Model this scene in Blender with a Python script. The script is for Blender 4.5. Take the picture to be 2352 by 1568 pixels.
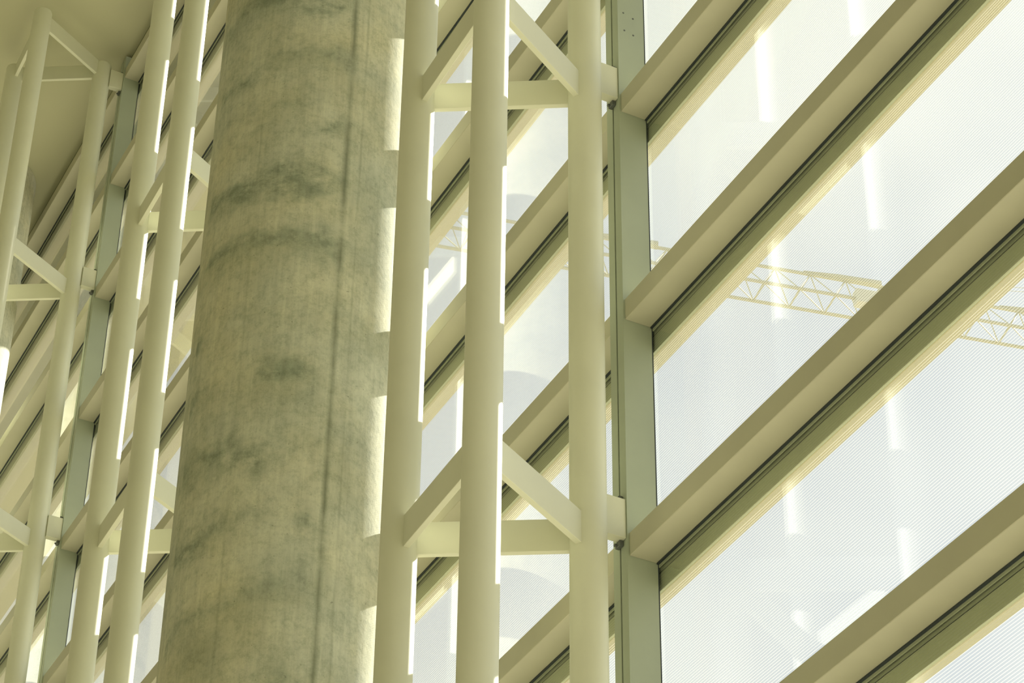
import bpy, bmesh, math, random
from mathutils import Vector, Matrix
random.seed(7)
for o in list(bpy.data.objects): bpy.data.objects.remove(o, do_unlink=True)
SC = bpy.context.scene
COL = SC.collection

# ------------------------------------------------------------------ camera
# world frame: X points out through the glass wall, Y runs along it, Z is up
PITCH, ROLL, YAW = math.radians(36.6897), math.radians(0.7664), math.radians(-26.7124)
EYE = 1.6
cam_d = bpy.data.cameras.new('camera'); cam = bpy.data.objects.new('camera', cam_d); COL.objects.link(cam)
cam_d.sensor_width = 36.0; cam_d.lens = 5930.645 / 2352 * 36.0
cam_d.clip_end = 2000
cam.matrix_world = Matrix.Translation((0, 0, EYE)) @ (Matrix.Rotation(YAW, 4, 'Z') @ Matrix.Rotation(math.pi/2 + PITCH, 4, 'X') @ Matrix.Rotation(ROLL, 4, 'Z'))
SC.camera = cam

# ------------------------------------------------------------------ light
SC.view_settings.view_transform = 'Standard'
SC.view_settings.look = 'None'
SC.view_settings.gamma = 1.0
SC.view_settings.use_curve_mapping = False
SC.view_settings.exposure = 0.0

world = bpy.data.worlds.new('sky'); SC.world = world; world.use_nodes = True
wn, wl = world.node_tree.nodes, world.node_tree.links
bg = wn['Background']
tc = wn.new('ShaderNodeTexCoord')
noise = wn.new('ShaderNodeTexNoise'); noise.inputs['Scale'].default_value = 5.0; noise.inputs['Detail'].default_value = 3.0
ramp = wn.new('ShaderNodeValToRGB')
ramp.color_ramp.elements[0].position = 0.40; ramp.color_ramp.elements[0].color = (0.84, 0.90, 0.95, 1)
ramp.color_ramp.elements[1].position = 0.62; ramp.color_ramp.elements[1].color = (1.13, 1.17, 1.11, 1)
wl.new(tc.outputs['Generated'], noise.inputs['Vector']); wl.new(noise.outputs['Fac'], ramp.inputs['Fac'])
wl.new(ramp.outputs['Color'], bg.inputs['Color'])
bg.inputs['Strength'].default_value = 0.97

SUN_AZ, SUN_EL = math.radians(67.9), math.radians(38.9)      # azimuth measured from +Y towards +X
sun_d = bpy.data.lights.new('sun', 'SUN'); sun = bpy.data.objects.new('sun', sun_d); COL.objects.link(sun)
sun_d.energy = 14.0; sun_d.angle = math.radians(0.53); sun_d.color = (1.0, 0.95, 0.80)
to_sun = Vector((math.sin(SUN_AZ)*math.cos(SUN_EL), math.cos(SUN_AZ)*math.cos(SUN_EL), math.sin(SUN_EL)))
sun.rotation_euler = to_sun.to_track_quat('Z', 'Y').to_euler()
sun.location = (30, 30, 40)

# ------------------------------------------------------------------ materials
def new_mat(name):
    m = bpy.data.materials.new(name); m.use_nodes = True
    return m, m.node_tree.nodes, m.node_tree.links
def paint(name, rgb, rough=0.5, var=0.05, scale=3.0, spec=0.5, bump=0.0, metallic=0.0):
    m, n, l = new_mat(name); b = n['Principled BSDF']
    b.inputs['Roughness'].default_value = rough
    b.inputs['Metallic'].default_value = metallic
    b.inputs['Specular IOR Level'].default_value = spec
    t = n.new('ShaderNodeTexCoord'); nz = n.new('ShaderNodeTexNoise')
    nz.inputs['Scale'].default_value = scale; nz.inputs['Detail'].default_value = 6
    l.new(t.outputs['Object'], nz.inputs['Vector'])
    r = n.new('ShaderNodeValToRGB')
    r.color_ramp.elements[0].position = 0.3; r.color_ramp.elements[1].position = 0.7
    r.color_ramp.elements[0].color = (*[c*(1-var) for c in rgb], 1)
    r.color_ramp.elements[1].color = (*[min(1, c*(1+var)) for c in rgb], 1)
    l.new(nz.outputs['Fac'], r.inputs['Fac']); l.new(r.outputs['Color'], b.inputs['Base Color'])
    if bump:
        bp = n.new('ShaderNodeBump'); bp.inputs['Strength'].default_value = bump; bp.inputs['Distance'].default_value = 0.01
        nf = n.new('ShaderNodeTexNoise'); nf.inputs['Scale'].default_value = 120
        l.new(t.outputs['Object'], nf.inputs['Vector']); l.new(nf.outputs['Fac'], bp.inputs['Height'])
        l.new(bp.outputs['Normal'], b.inputs['Normal'])
    return m
M = {}
M['pipe'] = paint('cream_pipe_paint', (0.67, 0.675, 0.53), 0.45, 0.03)
M['beam'] = paint('warm_grey_beam_paint', (0.50, 0.485, 0.36), 0.5, 0.04)
M['mullion'] = paint('sage_grey_mullion_paint', (0.39, 0.435, 0.335), 0.45, 0.04)
M['gasket'] = paint('black_rubber', (0.03, 0.04, 0.045), 0.6, 0.1)
M['plate'] = paint('olive_outer_plate', (0.50, 0.54, 0.36), 0.5, 0.05)
M['cap'] = paint('straw_yellow_cap', (0.54, 0.50, 0.30), 0.5, 0.04)
M['clamp'] = paint('dark_steel_clamp', (0.10, 0.11, 0.10), 0.4, 0.1)
M['ceiling'] = paint('ceiling_plaster', (0.50, 0.495, 0.33), 0.9, 0.02, 0.8)
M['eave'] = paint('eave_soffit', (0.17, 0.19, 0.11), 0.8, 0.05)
M['soffit'] = paint('outer_soffit', (0.66, 0.63, 0.36), 0.8, 0.03)
M['wall'] = paint('interior_plaster', (0.31, 0.305, 0.21), 0.9, 0.02, 0.8)
M['floor'] = paint('pale_terrazzo', (0.33, 0.315, 0.25), 0.5, 0.05, 6.0)
M['ground'] = paint('pale_paving', (0.32, 0.30, 0.24), 0.9, 0.08, 0.4)
M['crane'] = paint('yellow_crane_paint', (0.60, 0.57, 0.40), 0.6, 0.03)
M['crane_box'] = paint('pale_crane_cabinet', (0.70, 0.67, 0.50), 0.6, 0.02)
M['tape'] = paint('bright_bead', (0.36, 0.39, 0.27), 0.5, 0.03)

def glass(name, frit):
    m, n, l = new_mat(name)
    out = n['Material Output']; n.remove(n['Principled BSDF'])
    geo = n.new('ShaderNodeNewGeometry')
    dot = n.new('ShaderNodeVectorMath'); dot.operation = 'DOT_PRODUCT'
    l.new(geo.outputs['Incoming'], dot.inputs[0]); l.new(geo.outputs['Normal'], dot.inputs[1])
    ab = n.new('ShaderNodeMath'); ab.operation = 'ABSOLUTE'; l.new(dot.outputs['Value'], ab.inputs[0])
    om = n.new('ShaderNodeMath'); om.operation = 'SUBTRACT'; om.inputs[0].default_value = 1.0; l.new(ab.outputs[0], om.inputs[1])
    pw = n.new('ShaderNodeMath'); pw.operation = 'POWER'; l.new(om.outputs[0], pw.inputs[0]); pw.inputs[1].default_value = 5.0
    ma = n.new('ShaderNodeMath'); ma.operation = 'MULTIPLY_ADD'; l.new(pw.outputs[0], ma.inputs[0]); ma.inputs[1].default_value = 0.93; ma.inputs[2].default_value = 0.012
    tr = n.new('ShaderNodeBsdfTransparent'); tr.inputs['Color'].default_value = (0.965, 0.972, 0.955, 1)
    gl = n.new('ShaderNodeBsdfGlossy'); gl.inputs['Roughness'].default_value = 0.02
    
    a1 = n.new('ShaderNodeMath'); a1.operation = 'ADD'; l.new(ma.outputs[0], a1.inputs[0]); a1.inputs[1].default_value = 1.0
    a2 = n.new('ShaderNodeMath'); a2.operation = 'MULTIPLY'; l.new(ma.outputs[0], a2.inputs[0]); a2.inputs[1].default_value = 2.0
    a3 = n.new('ShaderNodeMath'); a3.operation = 'DIVIDE'; l.new(a2.outputs[0], a3.inputs[0]); l.new(a1.outputs[0], a3.inputs[1])
    mx = n.new('ShaderNodeMixShader'); l.new(a3.outputs[0], mx.inputs['Fac']); l.new(tr.outputs[0], mx.inputs[1]); l.new(gl.outputs[0], mx.inputs[2])
    last = mx
    if frit:
        t = n.new('ShaderNodeTexCoord'); sp = n.new('ShaderNodeSeparateXYZ'); l.new(t.outputs['Object'], sp.inputs[0])
        k = n.new('ShaderNodeMath'); k.operation = 'MULTIPLY'; l.new(sp.outputs['Z'], k.inputs[0]); k.inputs[1].default_value = 1/0.016
        fr = n.new('ShaderNodeMath'); fr.operation = 'FRACT'; l.new(k.outputs[0], fr.inputs[0])
        lt = n.new('ShaderNodeMath'); lt.operation = 'LESS_THAN'; l.new(fr.outputs[0], lt.inputs[0]); lt.inputs[1].default_value = 0.30
        am = n.new('ShaderNodeMath'); am.operation = 'MULTIPLY'; l.new(lt.outputs[0], am.inputs[0]); am.inputs[1].default_value = 0.25
        df = n.new('ShaderNodeBsdfDiffuse'); df.inputs['Color'].default_value = (0.72, 0.70, 0.68, 1)
        tl = n.new('ShaderNodeBsdfTranslucent'); tl.inputs['Color'].default_value = (0.76, 0.74, 0.72, 1)
        m2 = n.new('ShaderNodeMixShader'); m2.inputs['Fac'].default_value = 0.6; l.new(df.outputs[0], m2.inputs[1]); l.new(tl.outputs[0], m2.inputs[2])
        m3 = n.new('ShaderNodeMixShader'); l.new(am.outputs[0], m3.inputs['Fac']); l.new(mx.outputs[0], m3.inputs[1]); l.new(m2.outputs[0], m3.inputs[2])
        last = m3
    l.new(last.outputs[0], out.inputs['Surface'])
    return m
M['glass'] = glass('clear_glass', False)
M['frit'] = glass('line_printed_glass', True)

def concrete(seam_angles):
    m, n, l = new_mat('cast_concrete'); b = n['Principled BSDF']; b.inputs['Roughness'].default_value = 0.75
    b.inputs['Specular IOR Level'].default_value = 0.3
    t = n.new('ShaderNodeTexCoord'); obj = t.outputs['Object']
    def node(tp, **kw):
        x = n.new(tp)
        for k, v in kw.items(): setattr(x, k, v)
        return x
    def math2(op, a, bb=None, c=None):
        x = node('ShaderNodeMath', operation=op)
        for i, v in enumerate((a, bb, c)):
            if v is None: continue
            if isinstance(v, (int, float)): x.inputs[i].default_value = v
            else: l.new(v, x.inputs[i])
        return x.outputs[0]
    def nz(scale, detail, sx=1, sy=1, sz=1, rough=0.6, dist=0.0):
        mp = node('ShaderNodeMapping'); mp.inputs['Scale'].default_value = (sx, sy, sz); l.new(obj, mp.inputs['Vector'])
        x = node('ShaderNodeTexNoise'); x.inputs['Scale'].default_value = scale; x.inputs['Detail'].default_value = detail
        x.inputs['Roughness'].default_value = rough; x.inputs['Distortion'].default_value = dist
        l.new(mp.outputs[0], x.inputs['Vector']); return x.outputs['Fac']
    def ramp(v, p0, c0, p1, c1):
        r = node('ShaderNodeValToRGB'); e = r.color_ramp.elements
        e[0].position, e[0].color = p0, (*c0, 1); e[1].position, e[1].color = p1, (*c1, 1)
        l.new(v, r.inputs['Fac']); return r.outputs['Color']
    def mix(f, a, bb, mode='MIX'):
        x = node('ShaderNodeMix', data_type='RGBA', blend_type=mode)
        if isinstance(f, (int, float)): x.inputs[0].default_value = f
        else: l.new(f, x.inputs[0])
        for i, v in ((6, a), (7, bb)):
            if isinstance(v, tuple): x.inputs[i].default_value = (*v, 1)
            else: l.new(v, x.inputs[i])
        return x.outputs[2]
    sp = node('ShaderNodeSeparateXYZ'); l.new(obj, sp.inputs[0])
    X, Y, Z = sp.outputs
    ang = math2('ARCTAN2', Y, X)
    base = ramp(nz(1.6, 8), 0.3, (0.38, 0.40, 0.31), 0.7, (0.62, 0.62, 0.49))
    warm = ramp(nz(0.9, 5), 0.4, (1, 1, 1), 0.66, (1.05, 0.97, 0.80))
    base = mix(0.8, base, warm, 'MULTIPLY')
    # pour lifts: tilted darker smudges every ~0.5 m, broken up by noise
    wob = math2('MULTIPLY_ADD', nz(1.6, 5), 0.85, math2('MULTIPLY', math2('SINE', math2('ADD', ang, 0.6)), 0.10))
    ph = math2('MULTIPLY', math2('ADD', Z, wob), 2*math.pi/0.52)
    band = math2('MULTIPLY_ADD', math2('SINE', ph), 0.5, 0.5)
    band = math2('POWER', band, 2.5)
    brk = math2('SUBTRACT', nz(1.3, 5, dist=0.6), 0.40); brk = math2('MULTIPLY', brk, 6.0)
    cl = node('ShaderNodeClamp'); l.new(brk, cl.inputs[0])
    bandm = math2('MULTIPLY', math2('MULTIPLY', band, cl.outputs[0]), 0.85)
    side = node('ShaderNodeMapRange'); side.inputs['From Min'].default_value = -1.75; side.inputs['From Max'].default_value = -1.5
    side.inputs['To Min'].default_value = 1.0; side.inputs['To Max'].default_value = 0.25; l.new(ang, side.inputs['Value'])
    brk2 = node('ShaderNodeClamp'); l.new(math2('MULTIPLY_ADD', nz(4.5, 8, 1, 1, 1.6, 0.75), 4.5, -1.5), brk2.inputs[0])
    bandm = math2('MULTIPLY', math2('MULTIPLY', bandm, side.outputs[0]), brk2.outputs[0])
    base = mix(bandm, base, (0.21, 0.25, 0.18))
    # fine vertical drag marks and speckle
    drag = ramp(nz(7, 6, 4, 4, 0.25, 0.7), 0.35, (0.86, 0.86, 0.86), 0.65, (1.08, 1.08, 1.08))
    base = mix(0.8, base, drag, 'MULTIPLY')
    speck = ramp(nz(16, 9, rough=0.85), 0.34, (0.62, 0.66, 0.62), 0.54, (1.03, 1.03, 1.03))
    base = mix(0.8, base, speck, 'MULTIPLY')
    pits = ramp(nz(38, 3), 0.27, (0.5, 0.5, 0.48), 0.31, (1, 1, 1))
    base = mix(0.7, base, pits, 'MULTIPLY')
    h = nz(30, 6)
    for a, w, dark in seam_angles:
        d = math2('ABSOLUTE', math2('SUBTRACT', math2('ADD', ang, math2('MULTIPLY_ADD', nz(3, 4), 0.03, -0.015)), a))
        lm = node('ShaderNodeMapRange'); lm.inputs['From Min'].default_value = 0; lm.inputs['From Max'].default_value = w
        lm.inputs['To Min'].default_value = dark; lm.inputs['To Max'].default_value = 0
        l.new(d, lm.inputs['Value'])
        var = node('ShaderNodeClamp'); l.new(math2('MULTIPLY_ADD', nz(2.2, 5), 3.2, -0.9), var.inputs[0])
        f = math2('MULTIPLY', lm.outputs[0], var.outputs[0])
        base = mix(f, base, (0.13, 0.15, 0.09))
        h = math2('SUBTRACT', h, math2('MULTIPLY', lm.outputs[0], 0.8))
    l.new(base, b.inputs['Base Color'])
    bp = node('ShaderNodeBump'); bp.inputs['Strength'].default_value = 0.12; bp.inputs['Distance'].default_value = 0.01
    l.new(h, bp.inputs['Height']); l.new(bp.outputs['Normal'], b.inputs['Normal'])
    return m
M['concrete'] = concrete([(math.radians(-91.5), 0.045, 0.75), (math.radians(-83), 0.02, 0.30), (math.radians(-141), 0.02, 0.2)])

# ------------------------------------------------------------------ helpers
def tag(o, label=None, cat=None, group=None, kind=None):
    if label: o['label'] = label
    if cat: o['category'] = cat
    if group: o['group'] = group
    if kind: o['kind'] = kind
    return o
def empty(name, loc):
    e = bpy.data.objects.new(name, None); COL.objects.link(e); e.location = loc; e.empty_display_size = 0.2
    bpy.context.view_layer.update()
    return e
def link(name, bm, mats, parent=None, smooth=False):
    bmesh.ops.recalc_face_normals(bm, faces=bm.faces)
    me = bpy.data.meshes.new(name); bm.to_mesh(me); bm.free()
    for m in (mats if isinstance(mats, (list, tuple)) else [mats]): me.materials.append(m)
    if smooth:
        for p in me.polygons: p.use_smooth = True
        try: me.set_sharp_from_angle(angle=math.radians(40))
        except Exception: pass
    o = bpy.data.objects.new(name, me); COL.objects.link(o)
    if smooth: o.cycles.shadow_terminator_geometry_offset = 0.0
    if parent:
        o.parent = parent
        o.matrix_parent_inverse = Matrix.Translation(-Vector(parent.location))
    return o
def box(bm, x0, x1, y0, y1, z0, z1, mat=0):
    vs = [bm.verts.new((x, y, z)) for x in (x0, x1) for y in (y0, y1) for z in (z0, z1)]
    fs = [(0,1,3,2),(4,6,7,5),(0,4,5,1),(2,3,7,6),(0,2,6,4),(1,5,7,3)]
    out = []
    for f in fs:
        q = bm.faces.new([vs[i] for i in f]); q.material_index = mat; out.append(q)
    return out
def bevel_all(bm, w, seg=2):
    bmesh.ops.bevel(bm, geom=list(bm.edges), offset=w, segments=seg, affect='EDGES', profile=0.7)
def extrude_profile(bm, pts, axis, a, b):
    """closed 2D profile swept along one axis; pts are (p,q) of the other two axes"""
    def P(p, q, t): return (p, t, q) if axis == 'y' else (p, q, t)
    r0 = [bm.verts.new(P(p, q, a)) for p, q in pts]; r1 = [bm.verts.new(P(p, q, b)) for p, q in pts]
    n = len(pts)
    for i in range(n): bm.faces.new((r0[i], r0[(i+1) % n], r1[(i+1) % n], r1[i]))
    bm.faces.new(r0); bm.faces.new(list(reversed(r1)))
def tube(bm, p0, p1, r, seg=12, r1=None):
    p0, p1 = Vector(p0), Vector(p1); d = (p1-p0); q = d.to_track_quat('Z', 'Y'); r1 = r if r1 is None else r1
    a = [bm.verts.new(p0 + q @ Vector((r*math.cos(t), r*math.sin(t), 0))) for t in [2*math.pi*i/seg for i in range(seg)]]
    b = [bm.verts.new(p1 + q @ Vector((r1*math.cos(t), r1*math.sin(t), 0))) for t in [2*math.pi*i/seg for i in range(seg)]]
    for i in range(seg): bm.faces.new((a[i], a[(i+1) % seg], b[(i+1) % seg], b[i]))
    bm.faces.new(list(reversed(a))); bm.faces.new(b)

D = 5.7218                       # glass plane
H = 1.5                          # beam spacing
Z1 = 6.62966
def zk(k): return (Z1-(k-1))*H + EYE
CEIL = 19.3 + EYE
# mullions: near edge (y) and width
MW = 0.146
MUL = [(-1.108, 'm0'), (4.277, 'm0'), (9.66, 'a'), (15.045, 'b'), (20.43, 'c'), (25.815, 'd')]

# ------------------------------------------------------------------ setting
bm = bmesh.new(); box(bm, -12, D-0.12, -14, 44, CEIL, CEIL+0.35); tag(link('ceiling', bm, M['ceiling']), kind='structure')
bm = bmesh.new(); box(bm, -12, D+0.35, -14, 44, -0.25, 0.0); tag(link('floor', bm, M['floor']), kind='structure')
bm = bmesh.new(); box(bm, D+0.36, 260, -120, 300, -0.30, -0.02); tag(link('ground', bm, M['ground']), kind='structure')
bm = bmesh.new(); box(bm, D-0.119, D+1.2, -14, 44, CEIL-0.04, CEIL+0.35)
tag(link('trim_1', bm, M['eave']), kind='structure')
bm = bmesh.new(); box(bm, D+1.201, D+2.4, -14, 44, CEIL-0.04, CEIL+0.35); tag(link('trim_2', bm, M['soffit']), kind='structure')

for nm, b6 in (('wall_back', (-12.3, -12, -14, 44, 0, CEIL)), ('wall_near', (-12, D-0.2, -14.3, -14, 0, CEIL)), ('wall_far', (-12, D-0.2, 44, 44.3, 0, CEIL))):
    bm = bmesh.new(); box(bm, *b6); tag(link(nm, bm, M['wall']), kind='structure')

# ------------------------------------------------------------------ mullions
def mullion(y0, label):
    t = empty('facade_mullion', (D-0.1, y0+MW/2, 0)); tag(t, label, 'window post', 'vertical posts of the glass wall', 'thing')
    top = CEIL-0.045
    yc = y0+MW/2
    prof = [(D-0.189, y0), (D-0.189, yc-0.007), (D-0.150, yc-0.007), (D-0.150, yc+0.007), (D-0.189, yc+0.007), (D-0.189, y0+MW), (D-0.0135, y0+MW), (D-0.0135, y0)]
    bm = bmesh.new(); extrude_profile(bm, prof, 'z', 0.0, top)
    link('post', bm, M['mullion'], t)
    bm = bmesh.new(); box(bm, D-0.158, D-0.149, yc-0.0068, yc+0.0068, 0.01, top-0.01); link('slot', bm, M['gasket'], t)
    for s in (-1, 1):
        y = y0-0.0004 if s < 0 else y0+MW-0.0096
        bm = bmesh.new(); box(bm, D-0.0134, D-0.0065, y, y+0.010, 0.0, top); link('gasket', bm, M['gasket'], t)
    return t
mulls = {}
mulls['a'] = mullion(9.66, 'tall sage grey window post right of the nearest pipe truss, beside the large panes')
mulls['b'] = mullion(15.045, 'vertical window post hidden behind the big concrete column')
mulls['c'] = mullion(20.43, 'narrow grey window post at far left, between the second and the farthest pipe truss')
# little screw holes on the near face of the first post
for (x, z) in ((D-0.15, 10.74), (D-0.085, 10.72), (D-0.145, 10.60), (D-0.085, 10.585)):
    bm = bmesh.new(); tube(bm, (x, 9.6605, z+EYE), (x, 9.6585, z+EYE), 0.006, 10)
    link('screw_head', bm, M['clamp'], mulls['a'])

# ------------------------------------------------------------------ beams
BEAMS = {}
def make_beam(k, ya, yb, label, group):
    z = zk(k); t = empty('facade_beam', (D-0.09, (ya+yb)/2, z)); tag(t, label, 'window beam', group, 'thing')
    bm = bmesh.new(); box(bm, D-0.178, D-0.0135, ya, yb, z, z+0.138); bevel_all(bm, 0.003, 1)
    link('rail', bm, M['beam'], t)
    bm = bmesh.new(); box(bm, D-0.024, D-0.008, ya+0.006, yb-0.006, z-0.009, z-0.0005); link('gasket', bm, M['gasket'], t)
    bm = bmesh.new(); box(bm, D-0.012, D-0.0066, ya+0.006, yb-0.006, z-0.024, z-0.0095); link('glazing_bead', bm, M['tape'], t)
    return t
ordn = ['topmost', 'second from the top', 'third from the top', 'fourth from the top', 'fifth from the top', 'sixth from the top', 'seventh from the top', 'eighth from the top']
bays = [(4.277+MW, 9.66, range(0, 6), 'beams of the bay right of the tall post'),
        (9.66+MW, 15.045, range(-5, 6), 'beams of the bay behind the nearest truss'),
        (15.045+MW, 20.43, range(-5, 3), 'beams of the bay between column and far post'),
        (20.43+MW, 25.815, range(-5, 1), 'beams of the bay at the far left')]
LB = {}
RIGHT = {0: 'beam above the picture, right of the tall window post', 5: 'beam below the picture, right of the tall window post',
    1: 'slanting beam over the large panes, topmost of four, meeting the upper bracket', 2: 'slanting beam crossing the large panes, second of four, just above the crane boom',
    3: 'slanting beam across the large panes, third of four, passing between the two crane pieces', 4: 'slanting beam in the bottom right corner, lowest of four'}
MID = {-5: 'head beam behind the concrete column top', -4: 'second beam behind the concrete column', -3: 'third beam behind the concrete column', -2: 'fourth beam behind the concrete column',
    -1: 'beam at the top edge, behind the upper left cross tie of the nearest truss', 0: 'beam behind the upper cross ties of the nearest truss',
    1: 'beam behind the nearest truss, upper of two between its cross ties', 2: 'beam behind the nearest truss, passing behind its lower diagonal ties',
    3: 'beam behind the nearest truss, lowest, at the bottom edge', 4: 'beam under the picture behind the nearest truss', 5: 'second beam under the picture behind the nearest truss'}
ORD = {-5: 'highest, against the ceiling', -4: 'second from the ceiling', -3: 'third from the ceiling', -2: 'fourth from the ceiling', -1: 'fifth from the ceiling', 0: 'sixth from the ceiling', 1: 'seventh from the ceiling', 2: 'eighth from the ceiling'}
for k in RIGHT: LB[(0, k)] = RIGHT[k]
for k in MID: LB[(1, k)] = MID[k]
for k in ORD: LB[(2, k)] = 'window beam between column and far post, ' + ORD[k]; LB[(3, k)] = 'window beam left of the far post, ' + ORD[k]
for i, (ya, yb, ks, g) in enumerate(bays):
    for k in ks: make_beam(k, ya, yb, LB[(i, k)], g)
FIN = {-5: 'against the roof overhang', -4: 'second below the overhang', -3: 'third below the overhang', -2: 'fourth below the overhang', -1: 'fifth below the overhang',
       0: 'sixth below the overhang, behind upper cross ties', 1: 'topmost crossing the large panes', 2: 'second crossing the large panes',
       3: 'third crossing the large panes', 4: 'in the bottom right corner', 5: 'below the picture'}
for k in FIN:
    z = zk(k); t = empty('sunshade_strip', (D+0.09, 10.0, z)); tag(t, 'olive and straw yellow strip outside the glass, ' + FIN[k], 'sunshade', 'outer strips along the glass wall', 'thing')
    bm = bmesh.new(); box(bm, D+0.009, D+0.024, 4.3, 25.8, z-0.143, z+0.11); link('outer_plate', bm, M['plate'], t)
    bm = bmesh.new(); box(bm, D+0.0078, D+0.0089, 4.3, 25.8, z-0.040, z-0.036); link('groove', bm, M['gasket'], t)
    bm = bmesh.new()
    extrude_profile(bm, [(D+0.025, z-0.143), (D+0.032, z-0.143), (D+0.17, z-0.057), (D+0.17, z+0.08), (D+0.025, z+0.11)], 'y', 4.3, 25.8)
    link('outer_cap', bm, M['cap'], t)

# ------------------------------------------------------------------ panes
n = 1
for (ya, yb, ks, g) in bays:
    for k in ks:
        if k == min(ks) : ztop = zk(k) + (0.1 if k > -5 else 0.0)
        zt, zb = zk(k) - 0.0, zk(k+1) + 0.0
        bm = bmesh.new()
        fs = box(bm, D-0.006, D+0.006, ya-0.05, yb+0.05, zb+0.001, zt-0.001)
        for f in fs:
            if f.calc_center_median().x > D+0.005: f.material_index = 1
        tag(link('window_%d' % n, bm, [M['glass'], M['frit']]), kind='structure'); n += 1

# ------------------------------------------------------------------ trusses
PR = 0.0965
def capped_pipe(x, y, z0, z1, seg=128):
    bm = bmesh.new(); prof = [(PR, z0), (PR, z1-0.03), (PR-0.005, z1-0.014), (PR-0.016, z1-0.004), (PR-0.032, z1)]
    rings = []
    for r, z in prof:
        rings.append([bm.verts.new((x+r*math.cos(2*math.pi*i/seg), y+r*math.sin(2*math.pi*i/seg), z)) for i in range(seg)])
    for a, b in zip(rings, rings[1:]):
        for i in range(seg): bm.faces.new((a[i], a[(i+1) % seg], b[(i+1) % seg], b[i]))
    bm.faces.new(list(reversed(rings[0]))); bm.faces.new(rings[-1])
    return bm
def plate(p, q, z, h, th, trim0, trim1):
    p, q = Vector((*p, 0)), Vector((*q, 0)); d = (q-p).normalized(); s = Vector((-d.y, d.x, 0))*th/2
    a, b = p+d*trim0, q-d*trim1
    bm = bmesh.new(); vs = []
    for e in (a, b):
        for sg in (-1, 1):
            for zz in (z-h/2, z+h/2): vs.append(bm.verts.new((e.x+sg*s.x, e.y+sg*s.y, zz)))
    for f in [(0,1,3,2),(4,6,7,5),(0,4,5,1),(2,3,7,6),(0,2,6,4),(1,5,7,3)]: bm.faces.new([vs[i] for i in f])
    bmesh.ops.recalc_face_normals(bm, faces=bm.faces)
    bevel_all(bm, 0.002, 1)
    return bm
def truss(dy, y_post, label):
    P1 = (D-1.235, 10.16+dy); P2 = (D-1.255, 9.18+dy); P3 = (D-0.41, 9.67+dy)
    t = empty('pipe_truss', ((P1[0]+P2[0]+P3[0])/3, (P1[1]+P2[1]+P3[1])/3, 0)); tag(t, label, 'steel truss', 'three-pipe steel trusses along the glass wall')
    for (x, y) in (P1, P2, P3): link('pipe', capped_pipe(x, y, 0.0, 19.1+EYE), M['pipe'], t)
    for z in (1, 4, 7, 10, 13, 16, 19):
        zz = z + EYE
        for a, b in ((P1, P2), (P2, P3), (P1, P3)):
            link('cross_tie', plate(a, b, zz, 0.19, 0.034, PR-0.012, PR-0.012), M['pipe'], t)
        zb = zz + (0.17 if z < 19 else -0.11); yb = y_post + 0.040
        bm = bmesh.new(); box(bm, P3[0]+PR-0.02, D-0.190, yb-0.03, yb+0.03, zb-0.118, zb+0.118); bevel_all(bm, 0.002, 1)
        br = link('bracket', bm, M['pipe'], t)
        for s in (-1, 1):
            zc = zb + s*0.135; zc0 = min(zc, CEIL-0.06)
            bm = bmesh.new(); box(bm, D-0.214, D-0.190, yb-0.004, yb+0.046, zc0-0.017, zc0+0.017); bevel_all(bm, 0.003, 1)
            tube(bm, (D-0.225, yb+0.033, zc0), (D-0.205, yb+0.033, zc0), 0.009, 8)
            link('clamp', bm, M['clamp'], br)
    return t
truss(0.0, 9.66, 'cream steel truss of three vertical pipes right of the concrete column, nearest and largest')
truss(5.42, 15.045, 'cream pipe truss with sunlit edges, left of and partly behind the concrete column')
truss(10.85, 20.43, 'farthest pipe truss at the left picture edge, its triangular top visible below the ceiling')

# ------------------------------------------------------------------ columns
def column(y, label):
    bm = bmesh.new(); R = 0.671; seg = 320
    a = [bm.verts.new((R*math.cos(2*math.pi*i/seg), R*math.sin(2*math.pi*i/seg), 0)) for i in range(seg)]
    zs = [0.0, 6, 12, 18, CEIL-0.003]
    rings = [a]
    for z in zs[1:]: rings.append([bm.verts.new((v.co.x, v.co.y, z)) for v in a])
    for r0, r1 in zip(rings, rings[1:]):
        for i in range(seg): bm.faces.new((r0[i], r0[(i+1) % seg], r1[(i+1) % seg], r1[i]))
    bm.faces.new(list(reversed(rings[0]))); bm.faces.new(rings[-1])
    o = link('concrete_column', bm, M['concrete']); o.location = (D-0.98, y, 0)
    return tag(o, label, 'column', kind='thing')
column(12.47, 'thick round raw concrete column in the picture centre left, stained and seamed')
column(23.24, 'distant round concrete column at the left edge, mostly behind the farthest truss')

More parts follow.
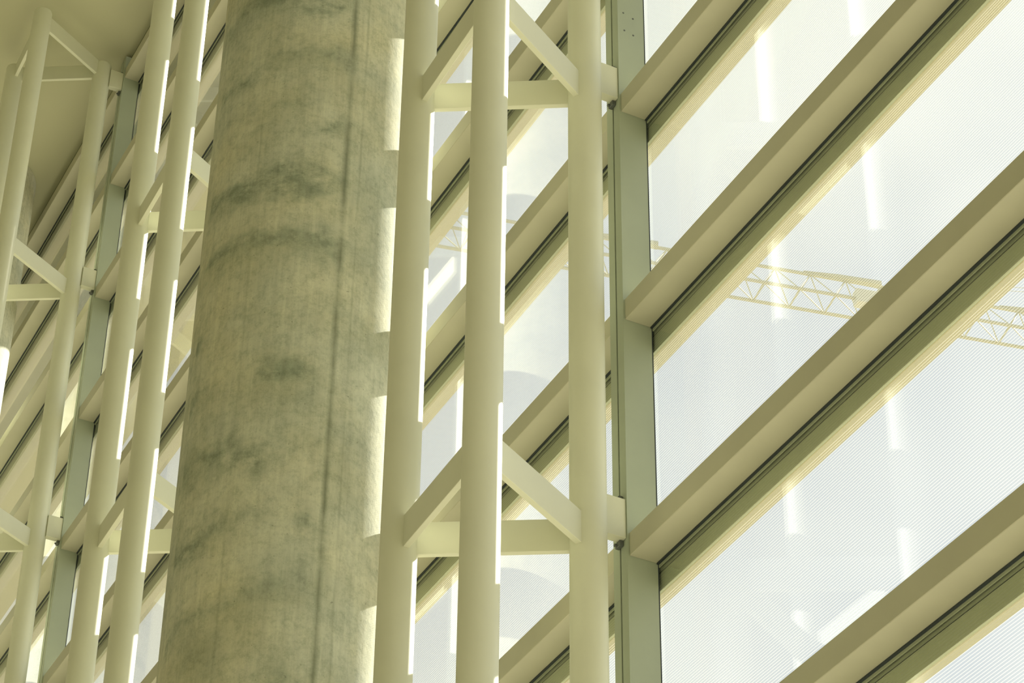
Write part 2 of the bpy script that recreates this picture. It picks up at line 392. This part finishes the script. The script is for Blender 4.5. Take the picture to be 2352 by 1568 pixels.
# ------------------------------------------------------------------ crane
def crane():
    d = Vector((0.977, -0.2133, 0)).normalized(); s = Vector((-d.y, d.x, 0))     # along, across (away)
    O = Vector((64.84, 98.57, 93.6))
    base = O + d*52 + s*0.9
    t = empty('tower_crane', (base.x, base.y, 0)); tag(t, 'pale yellow tower crane with a lattice boom, seen through the large panes at right', 'crane')
    hw, ht, w, h = 0.13, 0.13, 1.82, 1.95
    L0, L1 = -22, 66
    def chord(name, off, r):
        bm = bmesh.new(); tube(bm, O+d*L0+off, O+d*L1+off, r, 8); link(name, bm, M['crane'], t)
    chord('lower_chord', Vector((0, 0, 0)), 0.105); chord('lower_chord', s*w, 0.105); chord('upper_chord', s*w/2+Vector((0, 0, h)), 0.105)
    bm = bmesh.new(); step = 2.2
    n0 = int(L0/step); n1 = int(L1/step)
    for i in range(n0, n1):
        x = i*step + 0.9
        A0, A1 = O+d*x, O+d*(x+step); B0, B1 = A0+s*w, A1+s*w; T = O+d*(x+step/2)+s*w/2+Vector((0, 0, h)); Bm = O+d*(x+step/2)+s*w
        tube(bm, A0, T, 0.035, 5); tube(bm, A1, T, 0.035, 5); tube(bm, B0, T, 0.055, 5); tube(bm, B1, T, 0.035, 5)
        tube(bm, A0, B0, 0.03, 5); tube(bm, A0, B1, 0.04, 5)
    link('lattice', bm, M['crane'], t)
    # fat lugs / tie bar sections riding on the upper chord
    for x0, x1 in ((-10.0, -5.2), (3.8, 8.6), (16.2, 20.5)):
        bm = bmesh.new(); c = s*w/2+Vector((0, 0, h+0.16))
        tube(bm, O+d*x0+c, O+d*(x0+x1)/2+c*1.0, 0.06, 8, 0.22) if False else None
        p0, p1 = O+d*x0+c, O+d*x1+c
        tube(bm, p0, p0.lerp(p1, 0.45), 0.05, 10, 0.20); tube(bm, p0.lerp(p1, 0.45), p1, 0.20, 10, 0.26)
        link('tie_bar', bm, M['crane'], t)
    # trolley cabinet hanging at the near lower chord
    bm = bmesh.new(); R = d.to_track_quat('X', 'Z').to_matrix().to_4x4()
    fs = box(bm, -0.75, 0.75, -0.35, 0.35, -0.55, 0.45); bevel_all(bm, 0.05, 1)
    bmesh.ops.transform(bm, matrix=Matrix.Translation(O+d*7.25+Vector((0, 0, 0.1))) @ R, verts=bm.verts)
    link('winch_cabinet', bm, M['crane_box'], t)
    bm = bmesh.new()
    for off in (0.0, 0.3):
        tube(bm, O+d*12+s*0.9+Vector((0, 0, 3.1-off)), O+d*52+s*0.9+Vector((0, 0, 8-off)), 0.02, 4)
    link('cable', bm, M['crane'], t)
    # mast, out of frame to the right
    for a in (-0.9, 0.9):
        for b in (-0.9, 0.9):
            bm = bmesh.new(); p = base+d*a+s*b; tube(bm, (p.x, p.y, 0), (p.x, p.y, 102), 0.12, 6); link('mast_chord', bm, M['crane'], t)
    bm = bmesh.new()
    for i in range(50):
        z = i*2.0; c = [base+d*a+s*b for a, b in ((-.9, -.9), (.9, -.9), (.9, .9), (-.9, .9))]
        for j in range(4):
            p, q = c[j], c[(j+1) % 4]; tube(bm, (p.x, p.y, z), (q.x, q.y, z+2), 0.05, 4)
    link('mast_lattice', bm, M['crane'], t)
    bm = bmesh.new(); box(bm, base.x-3, base.x+3, base.y-3, base.y+3, -0.02, 1.2); link('foundation', bm, M['ground'], t)
crane()
bpy.context.view_layer.update()
